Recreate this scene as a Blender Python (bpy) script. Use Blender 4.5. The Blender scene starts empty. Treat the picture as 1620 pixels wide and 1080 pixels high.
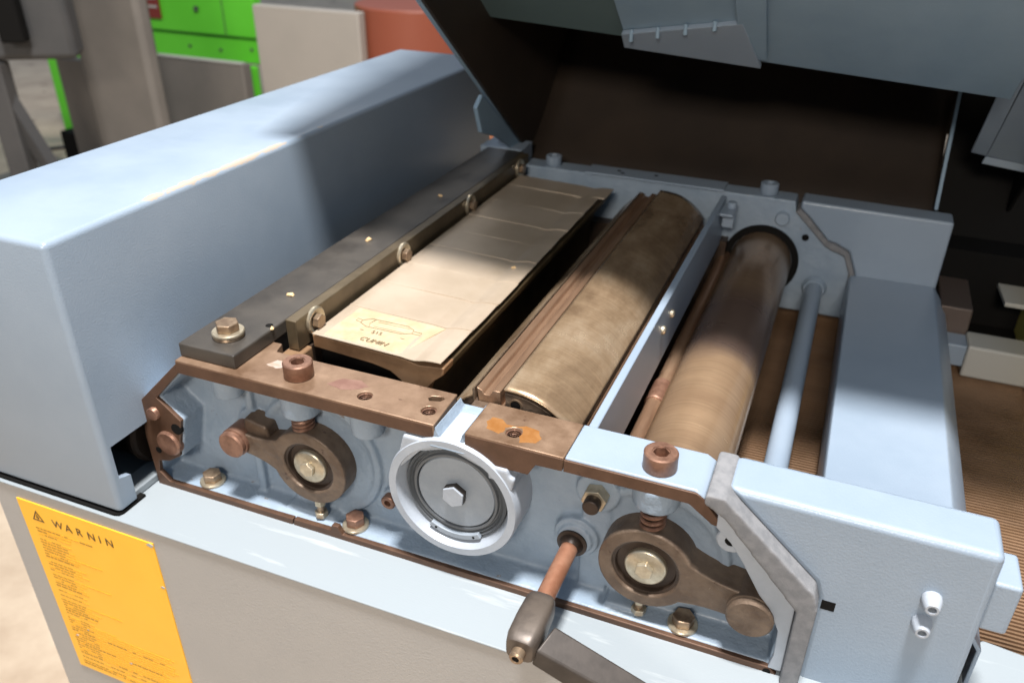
import bpy, bmesh, math, random
from mathutils import Vector, Matrix
random.seed(7)
R = math.radians
S = 0.001            # everything below is written in millimetres
scn = bpy.context.scene
col = scn.collection

# ------------------------------------------------------------------ camera
cd = bpy.data.cameras.new('camera'); cam = bpy.data.objects.new('camera', cd); col.objects.link(cam)
cd.sensor_width = 36; cd.lens = 1304.36 / 1620 * 36
cd.shift_x = -(830.31 - 810) / 1620; cd.shift_y = (554.45 - 540) / 1620
p_, w_, r_ = .5192, .3673, .02
fw = Vector((-math.sin(w_)*math.cos(p_), math.cos(w_)*math.cos(p_), -math.sin(p_)))
r0 = Vector((math.cos(w_), math.sin(w_), 0)); u0 = r0.cross(fw)
rt = r0*math.cos(r_) + u0*math.sin(r_); up = rt.cross(fw)
m = Matrix((rt, up, -fw)).transposed().to_4x4()
m.translation = Vector((0, -.442, .350))
cam.matrix_world = m
cd.clip_start = .01; cd.clip_end = 60
cd.dof.use_dof = True; cd.dof.focus_distance = .62; cd.dof.aperture_fstop = 7.0
scn.camera = cam

# ------------------------------------------------------------------ world and lamps
w = bpy.data.worlds.new("World"); scn.world = w; w.use_nodes = True
wn = w.node_tree.nodes; wl = w.node_tree.links
bg = wn['Background']
tc = wn.new('ShaderNodeTexCoord'); sp = wn.new('ShaderNodeSeparateXYZ'); cr = wn.new('ShaderNodeValToRGB')
wl.new(tc.outputs['Generated'], sp.inputs[0]); wl.new(sp.outputs['Z'], cr.inputs[0]); wl.new(cr.outputs[0], bg.inputs[0])
e = cr.color_ramp.elements
e[0].position = 0.0; e[0].color = (.30, .25, .20, 1)
e[1].position = 1.0; e[1].color = (.66, .80, 1.0, 1)
k = e.new(.30); k.color = (.30, .44, .62, 1)
bg.inputs[1].default_value = .42

def area(name, loc, target, sx, sy, watts, colr):
    l = bpy.data.lights.new(name, 'AREA'); l.shape = 'RECTANGLE'; l.size = sx; l.size_y = sy
    l.energy = watts; l.color = colr
    o = bpy.data.objects.new(name, l); col.objects.link(o); o.location = loc
    o.rotation_euler = (Vector(target) - Vector(loc)).to_track_quat('-Z', 'Y').to_euler()
    return o
area('hall_lamp', (.0, -.42, 3.2), (-.2, .25, 0), .42, .32, 236, (1, .975, .96))
area('side_lamp', (.2, -3.4, 1.9), (-.3, 0, -.1), .9, .6, 72, (1, .90, .79))
area('rear_hall_lamp', (-2.6, 3.4, 3.2), (-2.8, 3.2, -.8), 1.2, 1.2, 32, (1, .93, .84))

scn.view_settings.view_transform = 'Standard'; scn.view_settings.look = 'None'
scn.view_settings.exposure = .22; scn.view_settings.gamma = 1
scn.render.engine = 'CYCLES'

# ------------------------------------------------------------------ materials
def mat(name, base, rough=.5, metal=0, bump=0, bscale=900, var=0, vscale=12, base2=None, spec=.5,
        stretch=(1, 1, 1), rvar=0, coat=0, detail=3, bump2=0, b2scale=60, ramp=(.38, .62), speck=None):
    m = bpy.data.materials.new(name); m.use_nodes = True
    n = m.node_tree.nodes; l = m.node_tree.links; b = n['Principled BSDF']
    b.inputs['Base Color'].default_value = (*base, 1); b.inputs['Roughness'].default_value = rough
    b.inputs['Metallic'].default_value = metal; b.inputs['Specular IOR Level'].default_value = spec
    b.inputs['Coat Weight'].default_value = coat; b.inputs['Coat Roughness'].default_value = .25
    t = n.new('ShaderNodeTexCoord'); mp = n.new('ShaderNodeMapping'); mp.inputs['Scale'].default_value = stretch
    l.new(t.outputs['Object'], mp.inputs[0])
    if base2:
        x = n.new('ShaderNodeTexNoise'); x.inputs['Scale'].default_value = vscale; x.inputs['Detail'].default_value = detail + 3
        x.inputs['Roughness'].default_value = .62
        c = n.new('ShaderNodeValToRGB'); c.color_ramp.elements[0].color = (*base, 1); c.color_ramp.elements[1].color = (*base2, 1)
        c.color_ramp.elements[0].position = ramp[0]; c.color_ramp.elements[1].position = ramp[1]
        l.new(mp.outputs[0], x.inputs[0]); l.new(x.outputs[0], c.inputs[0]); l.new(c.outputs[0], b.inputs['Base Color'])
        if rvar:
            mr = n.new('ShaderNodeMapRange'); mr.inputs[1].default_value = .3; mr.inputs[2].default_value = .7
            mr.inputs[3].default_value = rough - rvar; mr.inputs[4].default_value = rough + rvar
            l.new(x.outputs[0], mr.inputs[0]); l.new(mr.outputs[0], b.inputs['Roughness'])
    if speck:      # grime or chipped spots: (colour, noise scale, threshold)
        for ci, scl, thr in speck:
            src = b.inputs['Base Color'].links[0].from_socket
            x = n.new('ShaderNodeTexNoise'); x.inputs['Scale'].default_value = scl; x.inputs['Detail'].default_value = 6; x.inputs['Roughness'].default_value = .7
            c = n.new('ShaderNodeValToRGB'); c.color_ramp.elements[0].position = thr; c.color_ramp.elements[1].position = thr + .035
            c.color_ramp.elements[0].color = (0, 0, 0, 1); c.color_ramp.elements[1].color = (1, 1, 1, 1)
            mx = n.new('ShaderNodeMix'); mx.data_type = 'RGBA'; mx.inputs[7].default_value = (*ci, 1)
            l.new(t.outputs['Object'], x.inputs[0]); l.new(x.outputs[0], c.inputs[0]); l.new(c.outputs[0], mx.inputs[0])
            l.new(src, mx.inputs[6]); l.new(mx.outputs[2], b.inputs['Base Color'])
    last = None
    for amt, sc, dist in ((bump, bscale, .0004), (bump2, b2scale, .003)):
        if amt:
            x = n.new('ShaderNodeTexNoise'); x.inputs['Scale'].default_value = sc; x.inputs['Detail'].default_value = 2
            bp = n.new('ShaderNodeBump'); bp.inputs['Strength'].default_value = amt; bp.inputs['Distance'].default_value = dist
            l.new(mp.outputs[0], x.inputs[0]); l.new(x.outputs[0], bp.inputs['Height'])
            if last: l.new(last.outputs[0], bp.inputs['Normal'])
            last = bp
    if last: l.new(last.outputs[0], b.inputs['Normal'])
    return m

M = {}
M['paint'] = mat('blue_powder_paint', (.245, .305, .375), .34, 0, .45, 620, base2=(.27, .33, .40), vscale=9, rvar=.06, speck=(((.20, .25, .30), 60, .715), ((.42, .40, .36), 130, .735)))
M['cast'] = mat('blue_casting_paint', (.235, .298, .368), .42, 0, .7, 420, base2=(.28, .343, .412), vscale=24, rvar=.1, bump2=.4, b2scale=110, speck=(((.17, .13, .10), 45, .68), ((.24, .19, .15), 150, .70), ((.44, .46, .47), 90, .72)))
M['ledge'] = mat('worn_pale_paint', (.29, .325, .345), .40, 0, .2, 500, base2=(.46, .49, .49), vscale=24, stretch=(.35, 3, 1), ramp=(.60, .78))
M['cabinet'] = mat('grey_beige_paint', (.36, .352, .34), .5, 0, .6, 520, base2=(.38, .37, .355), vscale=7)
M['raw'] = mat('browned_bare_iron', (.165, .095, .055), .42, .4, .25, 900, base2=(.31, .205, .135), vscale=30, rvar=.12, ramp=(.34, .66), speck=(((.13, .07, .045), 38, .64), ((.42, .30, .21), 30, .69), ((.10, .06, .04), 160, .68)))
M['rawface'] = mat('browned_iron_edge', (.075, .038, .022), .5, .35, .3, 900, base2=(.13, .07, .042), vscale=36, rvar=.08, ramp=(.3, .7), speck=(((.05, .03, .02), 60, .64), ((.27, .18, .12), 80, .69)))
M['screw'] = mat('coppery_screw', (.175, .09, .06), .42, .5, .2, 1200, base2=(.28, .155, .105), vscale=110, rvar=.1, speck=(((.12, .06, .04), 170, .66),))
M['lever'] = mat('brown_cast_lever', (.11, .075, .052), .5, .4, .6, 520, base2=(.19, .137, .097), vscale=46, rvar=.1, bump2=.3, b2scale=120, speck=(((.07, .04, .03), 70, .65), ((.32, .24, .17), 120, .70)))
M['beamc'] = mat('brown_beam_casting', (.22, .125, .065), .5, .35, .3, 700, base2=(.33, .20, .11), vscale=30)
M['zinc'] = mat('yellow_zinc', (.46, .39, .28), .34, .75, .1, 900, base2=(.60, .53, .40), vscale=140)
M['bronze'] = mat('bronzed_bolt', (.22, .15, .10), .38, .7, .1, 900, base2=(.37, .27, .18), vscale=140)
M['dark'] = mat('oily_metal_and_gap_shade', (.035, .022, .015), .45, .3, .2, 500, base2=(.06, .04, .028), vscale=40)  # also colours the added blocks that imitate shade in the gap
M['black'] = mat('black_void', (.006, .0055, .005), .8, spec=.15)  # black parts, and painted shade for holes and recesses
M['bar'] = mat('blackened_steel_bar', (.052, .046, .040), .38, .25, .25, 900, base2=(.075, .066, .056), vscale=30, rvar=.08)
M['bar2'] = mat('oiled_steel_strip', (.10, .075, .045), .38, .5, .2, 900, base2=(.15, .115, .07), vscale=30)
M['seal'] = mat('grey_seal', (.12, .13, .14), .5, 0, .25, 600)
M['disc'] = mat('grey_painted_disc', (.26, .30, .345), .42, .1, .35, 600, base2=(.30, .34, .385), vscale=60)
M['ring'] = mat('pale_ring_paint', (.33, .365, .41), .42, 0, .4, 500, base2=(.375, .41, .455), vscale=30, speck=(((.2, .17, .14), 120, .70),))
M['foam'] = mat('grey_foam', (.175, .178, .185), .95, 0, .6, 1300, base2=(.225, .225, .23), vscale=120, bump2=0, b2scale=420, spec=.15)
M['rod'] = mat('rust_red_rod', (.32, .14, .08), .42, .5, .2, 900, base2=(.42, .21, .13), vscale=60)
M['hub'] = mat('dark_handle_casting', (.045, .038, .033), .45, .3, .08, 500, base2=(.062, .052, .045), vscale=60, spec=.35)
M['sheet'] = mat('thin_steel_leaf', (.37, .295, .215), .42, .2, .2, 900, base2=(.44, .36, .275), vscale=11, rvar=.07, speck=(((.33, .24, .15), 28, .70),))
M['chip'] = mat('wood_chip', (.75, .52, .27), .8)
M['sticker'] = mat('orange_sticker', (.97, .49, .022), .42, 0, 0, base2=(.98, .51, .026), vscale=20)
M['ink'] = mat('black_ink', (.10, .055, .015), .7)
M['pencil'] = mat('faint_pencil', (.23, .165, .09), .7)
M['ink2'] = mat('faded_ink', (.50, .25, .02), .7)
M['white'] = mat('bare_white', (.75, .76, .76), .5)
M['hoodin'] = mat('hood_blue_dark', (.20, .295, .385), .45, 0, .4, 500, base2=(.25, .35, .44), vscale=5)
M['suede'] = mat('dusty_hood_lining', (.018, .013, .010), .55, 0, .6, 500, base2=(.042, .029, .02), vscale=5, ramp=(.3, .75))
M['bluedk'] = mat('hood_dark_green', (.10, .15, .155), .5, 0, .3, 500)  # darker green-grey of the left duct panel
M['floor'] = mat('concrete_floor', (.40, .30, .21), .55, 0, .3, 30, base2=(.56, .45, .33), vscale=5, rvar=.1, ramp=(.3, .6), speck=(((.26, .18, .12), 7, .60),))
M['green'] = mat('bright_green_paint', (.12, .62, .03), .4, 0, .1, 60, base2=(.14, .68, .04), vscale=2)
M['greycab'] = mat('warm_grey_panel', (.155, .14, .122), .6, 0, .1, 60, base2=(.20, .178, .155), vscale=2)
M['greydk'] = mat('dark_grey_paint', (.055, .055, .055), .6, 0, .1, 60, base2=(.075, .072, .07), vscale=3)
M['red'] = mat('brick_red_drum', (.28, .075, .04), .45, 0, .1, 60)
M['orange'] = mat('orange_drum', (.50, .20, .09), .45)
M['yellow'] = mat('yellow_paint', (.78, .66, .16), .5)
M['cream'] = mat('cream_plastic', (.44, .43, .39), .5)
M['umber'] = mat('umber_steel_block', (.12, .09, .075), .5, .4, .2, 600)

def metal_mottle(name, c1, c2, c3, rough, axis_stretch, sc, bumpy):
    m = bpy.data.materials.new(name); m.use_nodes = True
    n = m.node_tree.nodes; l = m.node_tree.links; b = n['Principled BSDF']
    t = n.new('ShaderNodeTexCoord'); mp = n.new('ShaderNodeMapping'); mp.inputs['Scale'].default_value = axis_stretch
    l.new(t.outputs['Object'], mp.inputs[0])
    x = n.new('ShaderNodeTexNoise'); x.inputs['Scale'].default_value = sc; x.inputs['Detail'].default_value = 7; x.inputs['Roughness'].default_value = .65
    x.inputs['Distortion'].default_value = .25
    c = n.new('ShaderNodeValToRGB'); c.color_ramp.elements[0].position = .32; c.color_ramp.elements[1].position = .70
    c.color_ramp.elements[0].color = (*c1, 1); c.color_ramp.elements[1].color = (*c3, 1)
    q = c.color_ramp.elements.new(.5); q.color = (*c2, 1)
    l.new(mp.outputs[0], x.inputs[0]); l.new(x.outputs[0], c.inputs[0]); l.new(c.outputs[0], b.inputs['Base Color'])
    b.inputs['Metallic'].default_value = .58
    mr = n.new('ShaderNodeMapRange'); mr.inputs[1].default_value = .3; mr.inputs[2].default_value = .7
    mr.inputs[3].default_value = rough - .08; mr.inputs[4].default_value = rough + .1
    l.new(x.outputs[0], mr.inputs[0]); l.new(mr.outputs[0], b.inputs['Roughness'])
    fs = n.new('ShaderNodeTexNoise'); fs.inputs['Scale'].default_value = 60; fs.inputs['Detail'].default_value = 4
    mp2 = n.new('ShaderNodeMapping'); mp2.inputs['Scale'].default_value = (.15, 9, .15) if name != 'brown_gib' else (8, .2, 8)
    l.new(t.outputs['Object'], mp2.inputs[0]); l.new(mp2.outputs[0], fs.inputs[0])
    cr2 = n.new('ShaderNodeValToRGB'); cr2.color_ramp.elements[0].position = .35; cr2.color_ramp.elements[1].position = .65
    cr2.color_ramp.elements[0].color = (.72, .70, .68, 1); cr2.color_ramp.elements[1].color = (1.12, 1.1, 1.08, 1)
    mm = n.new('ShaderNodeMix'); mm.data_type = 'RGBA'; mm.blend_type = 'MULTIPLY'; mm.inputs[0].default_value = .35
    l.new(fs.outputs[0], cr2.inputs[0]); l.new(c.outputs[0], mm.inputs[6]); l.new(cr2.outputs[0], mm.inputs[7]); l.new(mm.outputs[2], b.inputs['Base Color'])
    y = n.new('ShaderNodeTexNoise'); y.inputs['Scale'].default_value = 22; y.inputs['Detail'].default_value = 3
    bp = n.new('ShaderNodeBump'); bp.inputs['Strength'].default_value = bumpy; bp.inputs['Distance'].default_value = .002
    l.new(t.outputs['Object'], y.inputs[0]); l.new(y.outputs[0], bp.inputs['Height']); l.new(bp.outputs[0], b.inputs['Normal'])
    return m
M['drum'] = metal_mottle('tarnished_drum', (.25, .16, .095), (.43, .30, .185), (.62, .48, .33), .22, (1, .5, 1), 17, .45)
M['gib'] = metal_mottle('brown_gib', (.20, .115, .07), (.31, .19, .12), (.42, .28, .18), .36, (1, .15, 1), 34, .15)
M['roller'] = metal_mottle('worn_roller', (.32, .20, .12), (.42, .28, .17), (.52, .37, .23), .25, (.3, .6, .3), 9, .10)
m = M['roller']; n = m.node_tree.nodes; l = m.node_tree.links; b = n['Principled BSDF']
src = b.inputs['Base Color'].links[0].from_socket
t = n.new('ShaderNodeTexCoord'); sp_x = n.new('ShaderNodeSeparateXYZ'); l.new(t.outputs['Object'], sp_x.inputs[0])
nz = n.new('ShaderNodeTexNoise'); nz.inputs['Scale'].default_value = 18; nz.inputs['Detail'].default_value = 5; l.new(t.outputs['Object'], nz.inputs[0])
ad = n.new('ShaderNodeMath'); ad.operation = 'MULTIPLY_ADD'; ad.inputs[1].default_value = .07; l.new(nz.outputs[0], ad.inputs[0]); l.new(sp_x.outputs['Y'], ad.inputs[2])
c = n.new('ShaderNodeValToRGB'); ce = c.color_ramp.elements; ce[0].position = .30; ce[0].color = (0, 0, 0, 1); ce[1].position = .34; ce[1].color = (1, 1, 1, 1)
q = ce.new(.44); q.color = (1, 1, 1, 1); q = ce.new(.50); q.color = (.25, .25, .25, 1); l.new(ad.outputs[0], c.inputs[0])
mx = n.new('ShaderNodeMix'); mx.data_type = 'RGBA'; mx.inputs[7].default_value = (.20, .135, .105, 1)
l.new(c.outputs[0], mx.inputs[0]); l.new(src, mx.inputs[6]); l.new(mx.outputs[2], b.inputs['Base Color'])
def ribbed():
    m = bpy.data.materials.new('ribbed_brown_bed'); m.use_nodes = True
    n = m.node_tree.nodes; l = m.node_tree.links; b = n['Principled BSDF']
    t = n.new('ShaderNodeTexCoord')
    x = n.new('ShaderNodeTexNoise'); x.inputs['Scale'].default_value = 9; x.inputs['Detail'].default_value = 6
    c = n.new('ShaderNodeValToRGB'); c.color_ramp.elements[0].color = (.13, .075, .04, 1); c.color_ramp.elements[1].color = (.29, .175, .10, 1)
    c.color_ramp.elements[0].position = .3; c.color_ramp.elements[1].position = .7
    l.new(t.outputs['Object'], x.inputs[0]); l.new(x.outputs[0], c.inputs[0]); l.new(c.outputs[0], b.inputs['Base Color'])
    b.inputs['Roughness'].default_value = .5; b.inputs['Metallic'].default_value = .2
    return m
M['bed'] = ribbed()
n = M['bed'].node_tree.nodes; l = M['bed'].node_tree.links
_t = n.new('ShaderNodeTexCoord'); _m = n.new('ShaderNodeMapping'); _m.inputs['Scale'].default_value = (1.2, 6, 1)
_x = n.new('ShaderNodeTexNoise'); _x.inputs['Scale'].default_value = 14; _x.inputs['Detail'].default_value = 8
_r = n.new('ShaderNodeMapRange'); _r.inputs[1].default_value = .3; _r.inputs[2].default_value = .7; _r.inputs[3].default_value = .32; _r.inputs[4].default_value = .7
l.new(_t.outputs['Object'], _m.inputs[0]); l.new(_m.outputs[0], _x.inputs[0]); l.new(_x.outputs[0], _r.inputs[0]); l.new(_r.outputs[0], n['Principled BSDF'].inputs['Roughness'])

def cover_paint():
    m = M['paint'].copy(); m.name = 'blue_paint_worn_edge'
    n = m.node_tree.nodes; l = m.node_tree.links; b = n['Principled BSDF']
    src = b.inputs['Base Color'].links[0].from_socket
    t = n.new('ShaderNodeTexCoord'); sp = n.new('ShaderNodeSeparateXYZ'); l.new(t.outputs['Object'], sp.inputs[0])
    nz = n.new('ShaderNodeTexNoise'); nz.inputs['Scale'].default_value = 14; nz.inputs['Detail'].default_value = 8; nz.inputs['Roughness'].default_value = .75
    mp = n.new('ShaderNodeMapping'); mp.inputs['Scale'].default_value = (1, 1, 6); l.new(t.outputs['Object'], mp.inputs[0]); l.new(mp.outputs[0], nz.inputs[0])
    def math_(op, a, bv):
        q = n.new('ShaderNodeMath'); q.operation = op
        for i, v in enumerate((a, bv)):
            if isinstance(v, (int, float)): q.inputs[i].default_value = v
            else: l.new(v, q.inputs[i])
        return q.outputs[0]
    # distance from the fold where top and side meet
    d = math_('ADD', math_('MULTIPLY', math_('SUBTRACT', -.529, sp.outputs['X']), .5), math_('MULTIPLY', math_('SUBTRACT', .113, sp.outputs['Z']), 1.0))
    k = math_('SUBTRACT', nz.outputs[0], math_('MULTIPLY', d, 60))
    k = math_('SUBTRACT', k, math_('MULTIPLY', math_('ABSOLUTE', math_('SUBTRACT', sp.outputs['Y'], .15), 0), .55))
    f = math_('GREATER_THAN', k, .315)
    mx = n.new('ShaderNodeMix'); mx.data_type = 'RGBA'; l.new(f, mx.inputs[0]); l.new(src, mx.inputs[6]); mx.inputs[7].default_value = (.40, .335, .27, 1)
    l.new(mx.outputs[2], b.inputs['Base Color'])
    return m
M['cover'] = cover_paint()
# ------------------------------------------------------------------ mesh helpers (mm)
def V(x, y, z): return Vector((x*S, y*S, z*S))
class B:
    def __init__(self): self.bm = bmesh.new()
    def box(self, x0, x1, y0, y1, z0, z1):
        vs = [self.bm.verts.new(V(x, y, z)) for x in (x0, x1) for y in (y0, y1) for z in (z0, z1)]
        for f in ((0,1,3,2), (4,6,7,5), (0,4,5,1), (2,3,7,6), (0,2,6,4), (1,5,7,3)):
            self.bm.faces.new([vs[i] for i in f])
        return self
    def hexa(self, pts):      # 8 points: bottom 4 then top 4, same winding
        vs = [self.bm.verts.new(V(*p)) for p in pts]
        for f in ((3,2,1,0), (4,5,6,7), (0,1,5,4), (1,2,6,5), (2,3,7,6), (3,0,4,7)):
            self.bm.faces.new([vs[i] for i in f])
        return self
    def poly(self, pts, a, b, axis='y'):   # prism of a 2D outline between a and b along an axis; y: (x,z)  z: (x,y)  x: (y,z)
        def P(u, v, t): return {'y': V(u, t, v), 'z': V(u, v, t), 'x': V(t, u, v)}[axis]
        lo = [self.bm.verts.new(P(u, v, a)) for u, v in pts]; hi = [self.bm.verts.new(P(u, v, b)) for u, v in pts]
        n = len(pts)
        f1 = self.bm.faces.new(lo); f2 = self.bm.faces.new(hi[::-1])
        for i in range(n): self.bm.faces.new((lo[i], hi[i], hi[(i+1) % n], lo[(i+1) % n]))
        return self
    def cyl(self, c, r, a, b, axis='y', n=48, r2=None, ph=0):
        # frustum along an axis; c = the two other coordinates
        def P(u, v, t): return {'y': V(u, t, v), 'z': V(u, v, t), 'x': V(t, u, v)}[axis]
        r2 = r if r2 is None else r2
        lo = [self.bm.verts.new(P(c[0]+r*math.cos(ph+2*math.pi*i/n), c[1]+r*math.sin(ph+2*math.pi*i/n), a)) for i in range(n)]
        hi = [self.bm.verts.new(P(c[0]+r2*math.cos(ph+2*math.pi*i/n), c[1]+r2*math.sin(ph+2*math.pi*i/n), b)) for i in range(n)]
        self.bm.faces.new(lo); self.bm.faces.new(hi[::-1])
        for i in range(n): self.bm.faces.new((lo[i], hi[i], hi[(i+1) % n], lo[(i+1) % n]))
        return self
    def lathe(self, c, prof, axis='y', n=64, closed=False):   # prof: (radius, t)
        def P(u, v, t): return {'y': V(u, t, v), 'z': V(u, v, t), 'x': V(t, u, v)}[axis]
        rings = []
        for r, t in prof:
            if r <= 0.001: rings.append([self.bm.verts.new(P(c[0], c[1], t))])
            else: rings.append([self.bm.verts.new(P(c[0]+r*math.cos(2*math.pi*i/n), c[1]+r*math.sin(2*math.pi*i/n), t)) for i in range(n)])
        pairs = list(zip(rings, rings[1:]))
        if closed: pairs.append((rings[-1], rings[0]))
        for A, Bq in pairs:
            for i in range(n):
                j = (i+1) % n
                if len(A) == 1 and len(Bq) == 1: continue
                if len(A) == 1: self.bm.faces.new((A[0], Bq[i], Bq[j]))
                elif len(Bq) == 1: self.bm.faces.new((A[i], A[j], Bq[0]))
                else: self.bm.faces.new((A[i], A[j], Bq[j], Bq[i]))
        return self
    def tube(self, pts, r, n=12):
        P = [V(*p) for p in pts]; rings = []
        prev = None
        for i, p in enumerate(P):
            d = (P[min(i+1, len(P)-1)] - P[max(i-1, 0)]).normalized()
            if prev is None:
                a = Vector((0, 0, 1)) if abs(d.z) < .9 else Vector((1, 0, 0))
                u = d.cross(a).normalized()
            else: u = (prev - d*prev.dot(d)).normalized()
            prev = u; v = d.cross(u)
            rr = r[i] if isinstance(r, (list, tuple)) else r
            rings.append([self.bm.verts.new(p + (u*math.cos(2*math.pi*k/n) + v*math.sin(2*math.pi*k/n))*rr*S) for k in range(n)])
        for A, Bq in zip(rings, rings[1:]):
            for k in range(n): self.bm.faces.new((A[k], A[(k+1) % n], Bq[(k+1) % n], Bq[k]))
        self.bm.faces.new(rings[0][::-1]); self.bm.faces.new(rings[-1])
        return self
    def build(self, name, material, parent=None, bevel=0, seg=2, smooth=40, remesh=0, sm=0, loc=None, cut=None, sub=0):
        bmesh.ops.recalc_face_normals(self.bm, faces=self.bm.faces)
        me = bpy.data.meshes.new(name); self.bm.to_mesh(me); self.bm.free()
        me.materials.append(M[material] if isinstance(material, str) else material)
        me.shade_smooth()
        o = bpy.data.objects.new(name, me); col.objects.link(o)
        if cut:        # boolean cut baked into the mesh
            for c in cut:
                bmesh.ops.recalc_face_normals(c.bm, faces=c.bm.faces)
                cm = bpy.data.meshes.new('cut'); c.bm.to_mesh(cm); c.bm.free()
                co = bpy.data.objects.new('cut', cm); col.objects.link(co)
                md = o.modifiers.new('b', 'BOOLEAN'); md.operation = 'DIFFERENCE'; md.solver = 'EXACT'; md.object = co
                bpy.context.view_layer.update()
                nm = bpy.data.meshes.new_from_object(o.evaluated_get(bpy.context.evaluated_depsgraph_get()))
                o.modifiers.clear(); o.data = nm
                bpy.data.objects.remove(co)
            o.data.shade_smooth(); me = o.data; me.name = name
        if bevel:
            md = o.modifiers.new('bevel', 'BEVEL'); md.width = bevel*S; md.segments = seg
            md.limit_method = 'ANGLE'; md.angle_limit = R(38); md.harden_normals = False
        if remesh:
            md = o.modifiers.new('remesh', 'REMESH'); md.mode = 'VOXEL'; md.voxel_size = remesh*S; md.use_smooth_shade = True
            md = o.modifiers.new('smooth', 'SMOOTH'); md.factor = .5; md.iterations = sm
        else:
            me.set_sharp_from_angle(angle=R(smooth))
            if bevel:
                md = o.modifiers.new('wn', 'WEIGHTED_NORMAL'); md.keep_sharp = True
        if parent is not None: o.parent = parent
        return o

def thing(name, label, cat, loc=(0, 0, 0), group=None):
    o = bpy.data.objects.new(name, None); col.objects.link(o); o.location = V(*loc)
    o['label'] = label; o['category'] = cat
    if group: o['group'] = group
    o.empty_display_size = .05
    return o
def tag(o, label, cat, group=None):
    o['label'] = label; o['category'] = cat
    if group: o['group'] = group
    return o

def circ(c, r, n=32, a0=0, a1=360):
    return [(c[0]+r*math.cos(R(a0+(a1-a0)*i/n)), c[1]+r*math.sin(R(a0+(a1-a0)*i/n))) for i in range(n + (0 if a1-a0 == 360 else 1))]

# ================================================================== SETTING
fl = B().box(-14000, 6000, -3000, 16000, -870, -850).build('floor', 'floor'); fl['kind'] = 'structure'

# ================================================================== THE PLANER
PL = thing('thickness_planer', 'pale blue planing machine with its hood open over rollers and cutter drum', 'planing machine', (0, 0, 0))

# ---- base cabinet
B().box(-687, 420, -53, 20, -850, -146.5).build('base_cabinet', 'cabinet', PL, bevel=2.5, seg=3)
B().box(-687, -536, 20.5, 760, -850, -146.5).build('base_cabinet', 'cabinet', PL, bevel=2.5, seg=3)
B().box(-535, 900, 700, 760, -850, -60).build('rear_column', 'black', PL)
base = B().box(-686, 150, -54.5, 40, -147, -145).build('ledge', 'ledge', PL, bevel=.8)

# ---- left cover: hollow folded box with an opening in its right face
lc = B().box(-687, -529, -50, 762, -142, 113)
left_cover = lc.build('drive_cover', 'cover', PL, bevel=0, cut=None)
bpy.context.view_layer.update()
def bake(o):
    nm = bpy.data.meshes.new_from_object(o.evaluated_get(bpy.context.evaluated_depsgraph_get()))
    o.modifiers.clear(); o.data = nm
md = left_cover.modifiers.new('bevel', 'BEVEL'); md.width = 5.5*S; md.segments = 5; md.limit_method = 'ANGLE'
bpy.context.view_layer.update(); bake(left_cover)
def cutwith(o, bs):
    for c in bs:
        bmesh.ops.recalc_face_normals(c.bm, faces=c.bm.faces)
        cm = bpy.data.meshes.new('cut'); c.bm.to_mesh(cm); c.bm.free()
        co = bpy.data.objects.new('cut', cm); col.objects.link(co)
        md = o.modifiers.new('b', 'BOOLEAN'); md.operation = 'DIFFERENCE'; md.solver = 'EXACT'; md.object = co
        bpy.context.view_layer.update(); bake(o)
        bpy.data.objects.remove(co)
    o.data.shade_smooth(); o.data.set_sharp_from_angle(angle=R(35))
cutwith(left_cover, [B().box(-681, -535, -44, 756, -160, 107),
                     B().poly([(-42, -74.5), (700, -74.5), (700, -170), (-30, -170), (-30, -112), (-42, -108)], -560, -500, 'x')])
B().poly([(-686, -51.5), (-536, -51.5), (-532, -50), (-530, -46), (-530, -20), (-686, -20)], -144.8, -142.2, 'z').build('gasket', 'black', PL)
# machinery seen through the opening
B().box(-640, -556, 20, 700, -143, -60).build('gear_case', 'dark', PL, bevel=4)
B().lathe((30, -105), [(0, -552), (14, -552), (16, -549), (30, -549), (32, -552), (34, -552), (34, -556)], 'x', 40).build('chain_wheel', 'dark', PL)
B().box(-558, -536, -44, 700, -144.4, -137).build('sill', 'ledge', PL, bevel=1)

# ---- front head casting (painted, organic fillets)
c = B()
c.poly([(-532, -56), (-486, -10.5), (-50, -10.5), (26, -74), (29, -148), (-532, -148)], 29, 43)          # web
c.box(-532, 29, 4, 34, -148, -138.5)                                                               # floor flange
c.poly([(-533, -55), (-480, -4), (-478, -13), (-510, -45), (-488, -64), (-499, -106), (-512, -114), (-525, -117), (-530, -132), (-532, -147)], 3, 40)
c.poly([(-42, -4), (26, -74), (29, -148), (22, -148), (22, -128), (24, -104), (15, -84), (7, -76), (-9, -50), (-20, -36), (-33, -24), (-50, -10)], 3, 40)
for cx, cz, r in ((-366, -82, 60), (-74.5, -85, 58)):
    c.lathe((cx, cz), [(r, 34), (r, 25.5), (r-2, 24), (r-6, 24), (r-8, 25.5), (0, 25.5), (0, 34)], 'y', 64)
# bosses that hang under the top bar
for x, r, z in ((-443, 13, -32), (-372, 15.5, -33), (-308, 13.5, -34), (-75, 17, -31), (-183, 12, -30), (-253, 12, -30)):
    c.cyl((x, 17 if r > 15 else 16), r, z, -10.5, 'z', r2=r+1)
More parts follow.
